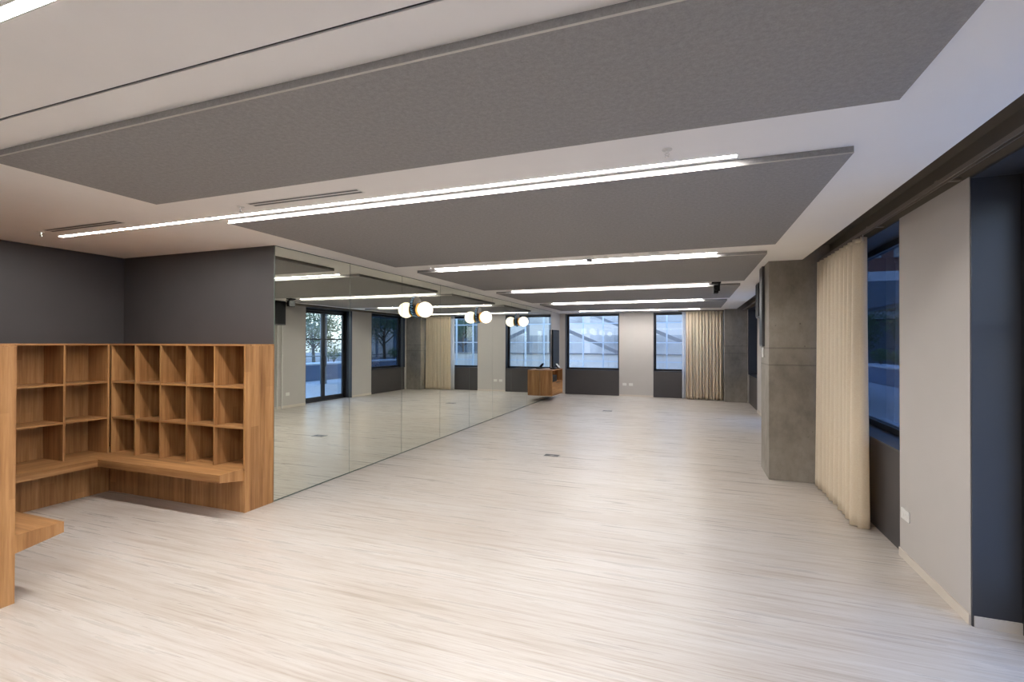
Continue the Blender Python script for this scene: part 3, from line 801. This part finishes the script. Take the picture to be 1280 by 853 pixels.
def leaves(bm, c, rx, ry, rz, n, size, rnd, shell=.55):
    for _ in range(n):
        while True:
            p = Vector((rnd.uniform(-1, 1), rnd.uniform(-1, 1), rnd.uniform(-1, 1)))
            if shell*rnd.random() < p.length <= 1: break
        q = Vector((c[0]+p.x*rx, c[1]+p.y*ry, c[2]+p.z*rz))
        a = Vector((rnd.uniform(-1, 1), rnd.uniform(-1, 1), rnd.uniform(-1, 1))).normalized(); b = a.orthogonal().normalized()
        s = size*rnd.uniform(.6, 1.3); cc = a.cross(b)*.15*s
        v = [bm.verts.new(q-a*s), bm.verts.new(q+b*s*.45+cc), bm.verts.new(q+a*s), bm.verts.new(q-b*s*.45+cc)]
        bm.faces.new(v)
def tree(x, y, h, r, seed, lab):
    rnd = random.Random(seed)
    e = thing('tree', lab, 'tree', (x, y, -.04), 'trees beyond the planter')
    bm = bmesh.new(); cyl(bm, (x, y, -.04), (x+.1, y, h*.5), .11, .07, 12)
    tips = []
    for k in range(7):
        a = k*2.4+rnd.random(); p = (x+.1*.8, y, h*(.3+.04*k)); q = (x+math.cos(a)*r*.65, y+math.sin(a)*r*.65, h*(.52+.06*k))
        cyl(bm, p, q, .045, .015, 8); tips.append(q)
    obj('trunk', bm, M['bark'], e)
    bm = bmesh.new()
    for q in tips: leaves(bm, q, r*.55, r*.55, r*.5, 620, .085, rnd)
    leaves(bm, (x, y, h*.75), r*.8, r*.8, r*.7, 900, .085, rnd)
    obj('crown', bm, M['leaf'], e)
tree(11.5, 16.0, 4.0, 1.7, 1, 'leafy tree beyond the planter, seen left through the mirrored door')
tree(12.5, 22.3, 3.7, 1.8, 2, 'leafy tree beyond the planter, seen right through the mirrored door')
tree(10.6, 26.5, 4.6, 1.9, 3, 'leafy tree before the brick building')
tree(8.6, 34.0, 4.2, 1.8, 4, 'leafy tree at the corner of the brick building')
def shrub(x, y, r, seed, lab):
    rnd = random.Random(seed); e = thing('shrub', lab, 'shrub', (x, y, .72), 'shrubs in the planter')
    bm = bmesh.new()
    for k in range(5):
        a = k*1.3; cyl(bm, (x, y, .7205), (x+math.cos(a)*r*.4, y+math.sin(a)*r*.4, .72+r*.9), .012, .005, 6)
    obj('stem', bm, M['bark'], e)
    bm = bmesh.new(); leaves(bm, (x, y, .84+r*.75), r, r, r*.75, 480, .05, rnd, .3); obj('foliage', bm, M['leaf2'], e)
k = 0
for y in (9.0, 12.2, 15.3, 18.6, 21.0, 23.6, 26.0):
    k += 1; shrub(7.95+.1*(k % 2), y, .36+.05*(k % 3), 20+k, 'low leafy green shrub planted in the long blue-grey planter outside')
# brick building
e = thing('brick_building', 'red brick building with dark windows outside the near right window', 'building', (9, 38, -.04))
obj('wall', B(4.0, 24, 40, 48, 3.4, 14), M['brick'], e)
obj('wall', B(4.0, 24, 40.4, 48, -.04, 3.4), M['column_ext'], e)
obj('cornice', B(3.9, 24.1, 39.7, 40.0, 3.4, 3.9), M['soffit'], e)
for r_ in range(3):
    for c_ in range(9):
        wx, wz = 5.0+c_*2.05, 4.6+r_*3.0
        bm = bmesh.new(); box(bm, wx-.06, wx, 39.93, 39.999, wz, wz+1.9); box(bm, wx+1.2, wx+1.26, 39.93, 39.999, wz, wz+1.9)
        box(bm, wx, wx+1.2, 39.93, 39.999, wz, wz+.06); box(bm, wx, wx+1.2, 39.93, 39.999, wz+1.84, wz+1.9); box(bm, wx, wx+1.2, 39.94, 39.999, wz+.95, wz+1.0)
        f = obj('window_frame', bm, M['soffit'], e)
        bm = B(wx, wx+1.2, 39.97, 39.9985, wz+.06, wz+.949); box(bm, wx, wx+1.2, 39.97, 39.9985, wz+1.001, wz+1.839)
        obj('pane', bm, M['officeglass'], f)
# office block seen in the mirror through the corner window
e = thing('glass_office_building', 'blue-grey glazed office block beyond the terrace', 'building', (17, 33, -.04))
obj('wall', B(12.8, 17.6, 31, 37, -.04, 12), M['column_ext'], e)
for r_ in range(4):
    for c_ in range(3):
        bm = B(13.0+c_*1.55, 14.3+c_*1.55, 30.95, 30.999, .6+r_*2.9, 2.7+r_*2.9); obj('window', bm, M['officeglass'], e)
# court beyond the far windows
e = thing('glazed_screen', 'white steel grid of glazing across the court beyond the far windows', 'glazed screen', (-3, 17.08, -.02))
x = -3.556-.712*14
for i in range(22):
    obj('mullion', B(x-.022, x+.022, 17.03, 17.11, -.0195, 5.0), M['white_paint_ext'], e); x += .712
for z in (1.0, 1.66, 2.337, 3.02, 3.7, 4.4):
    bm = bmesh.new(); xx = -3.556-.712*14
    for i in range(21):
        box(bm, xx+.0225, xx+.712-.0225, 17.05, 17.09, z-.018, z+.018); xx += .712
    obj('transom', bm, M['white_paint_ext'], e)
e = thing('office_block', 'pale blue office block with glazing bands behind the court', 'building', (-3, 21.6, -.02))
obj('wall', B(-16, 1.8, 21.2, 22, -.0195, 9), M['facade'], e)
for r_ in range(5):
    for c_ in range(7):
        bm = B(-15.6+c_*2.3, -13.6+c_*2.3, 21.16, 21.199, 1.05+r_*1.5, 2.0+r_*1.5); obj('window', bm, M['officeglass'], e)
def beam(p, q, h, w, mat, nm, e):
    p = Vector(p); q = Vector(q); bm = bmesh.new()
    hexa(bm, [(p.x, p.y, p.z), (p.x, p.y, p.z+h), (p.x, p.y+w, p.z), (p.x, p.y+w, p.z+h), (q.x, q.y, q.z), (q.x, q.y, q.z+h), (q.x, q.y+w, q.z), (q.x, q.y+w, q.z+h)])
    return obj(nm, bm, mat, e)
for k, (dx_, lab) in enumerate(((0, 'beyond the far left window'), (3.35, 'beyond the far curtained window'))):
    e = thing('sloping_steel_truss', 'pair of grey sloping steel beams '+lab, 'steel beams', (-3.65+dx_, 19.33, -.02), 'sloping beams in the court')
    beam((-4.75+dx_, 19.3, 2.12), (-2.55+dx_, 19.3, 1.16), .15, .09, M['brace'], 'lower_beam', e)
    beam((-4.75+dx_, 19.3, 3.22), (-2.55+dx_, 19.3, 2.26), .10, .09, M['brace'], 'upper_beam', e)
    for px, pz in ((-4.83+dx_, 3.5), (-2.47+dx_, 3.5)):
        bm = bmesh.new(); cyl(bm, (px, 19.345, -.0195), (px, 19.345, pz), .07, seg=14); obj('post', bm, M['brace'], e)
e = thing('reception_desk', 'long white counter with panel joints in the court beyond the far windows', 'counter', (-2, 17.9, -.02))
for i in range(10):
    obj('front_panel', B(-7.5+i*.95, -6.57+i*.95, 17.80, 17.83, 0, 1.22), M['cream'], e)
obj('body', B(-7.5, 1.98, 17.831, 18.4, -.0195, 1.22), M['facade'], e)
obj('worktop', B(-7.55, 2.03, 17.74, 18.45, 1.2205, 1.26), M['brace'], e)

# ------------------------------------------------------------------ world
w = bpy.data.worlds.new('sky'); scene.world = w; w.use_nodes = True
nt = w.node_tree; bg = nt.nodes['Background']
tc = N(nt, 'ShaderNodeTexCoord'); sp = N(nt, 'ShaderNodeSeparateXYZ'); nt.links.new(tc.outputs['Generated'], sp.inputs[0])
c = ramp(nt, sp.outputs['Z'], [(0, (.30, .36, .45)), (.02, (.80, .90, 1.0)), (.35, (.36, .57, 1.0)), (1, (.22, .42, 1.0))])
nt.links.new(c, bg.inputs['Color']); bg.inputs['Strength'].default_value = 3.7

# ------------------------------------------------------------------ camera
yaw, pitch, roll, f = .3515, .0063, .0027, 604.1
fwv = Vector((-math.sin(yaw)*math.cos(pitch), math.cos(yaw)*math.cos(pitch), math.sin(pitch)))
rt = Vector((math.cos(yaw), math.sin(yaw), 0)); up = rt.cross(fwv)
rt2 = rt*math.cos(roll)+up*math.sin(roll); up2 = up*math.cos(roll)-rt*math.sin(roll)
cam = bpy.data.cameras.new('camera'); co = bpy.data.objects.new('camera', cam); COL.objects.link(co)
mw = Matrix.Identity(4)
for i in range(3): mw[i][0] = rt2[i]; mw[i][1] = up2[i]; mw[i][2] = -fwv[i]
mw[0][3], mw[1][3], mw[2][3] = 0, 0, 1.6
co.matrix_world = mw
cam.sensor_width = 36; cam.sensor_fit = 'HORIZONTAL'; cam.lens = f/1280*36; cam.clip_start = .02; cam.clip_end = 300
scene.camera = co

for o in scene.objects:
    if '_w' in o: del o['_w']
vs = scene.view_settings
vs.view_transform = 'Standard'; vs.look = 'None'; vs.gamma = 1; vs.use_curve_mapping = False; vs.exposure = .19
cy = scene.cycles
cy.max_bounces = 10; cy.diffuse_bounces = 5; cy.glossy_bounces = 6; cy.transparent_max_bounces = 16; cy.transmission_bounces = 6
cy.sample_clamp_indirect = 6; cy.use_denoising = True
cy.caustics_reflective = False; cy.caustics_refractive = False
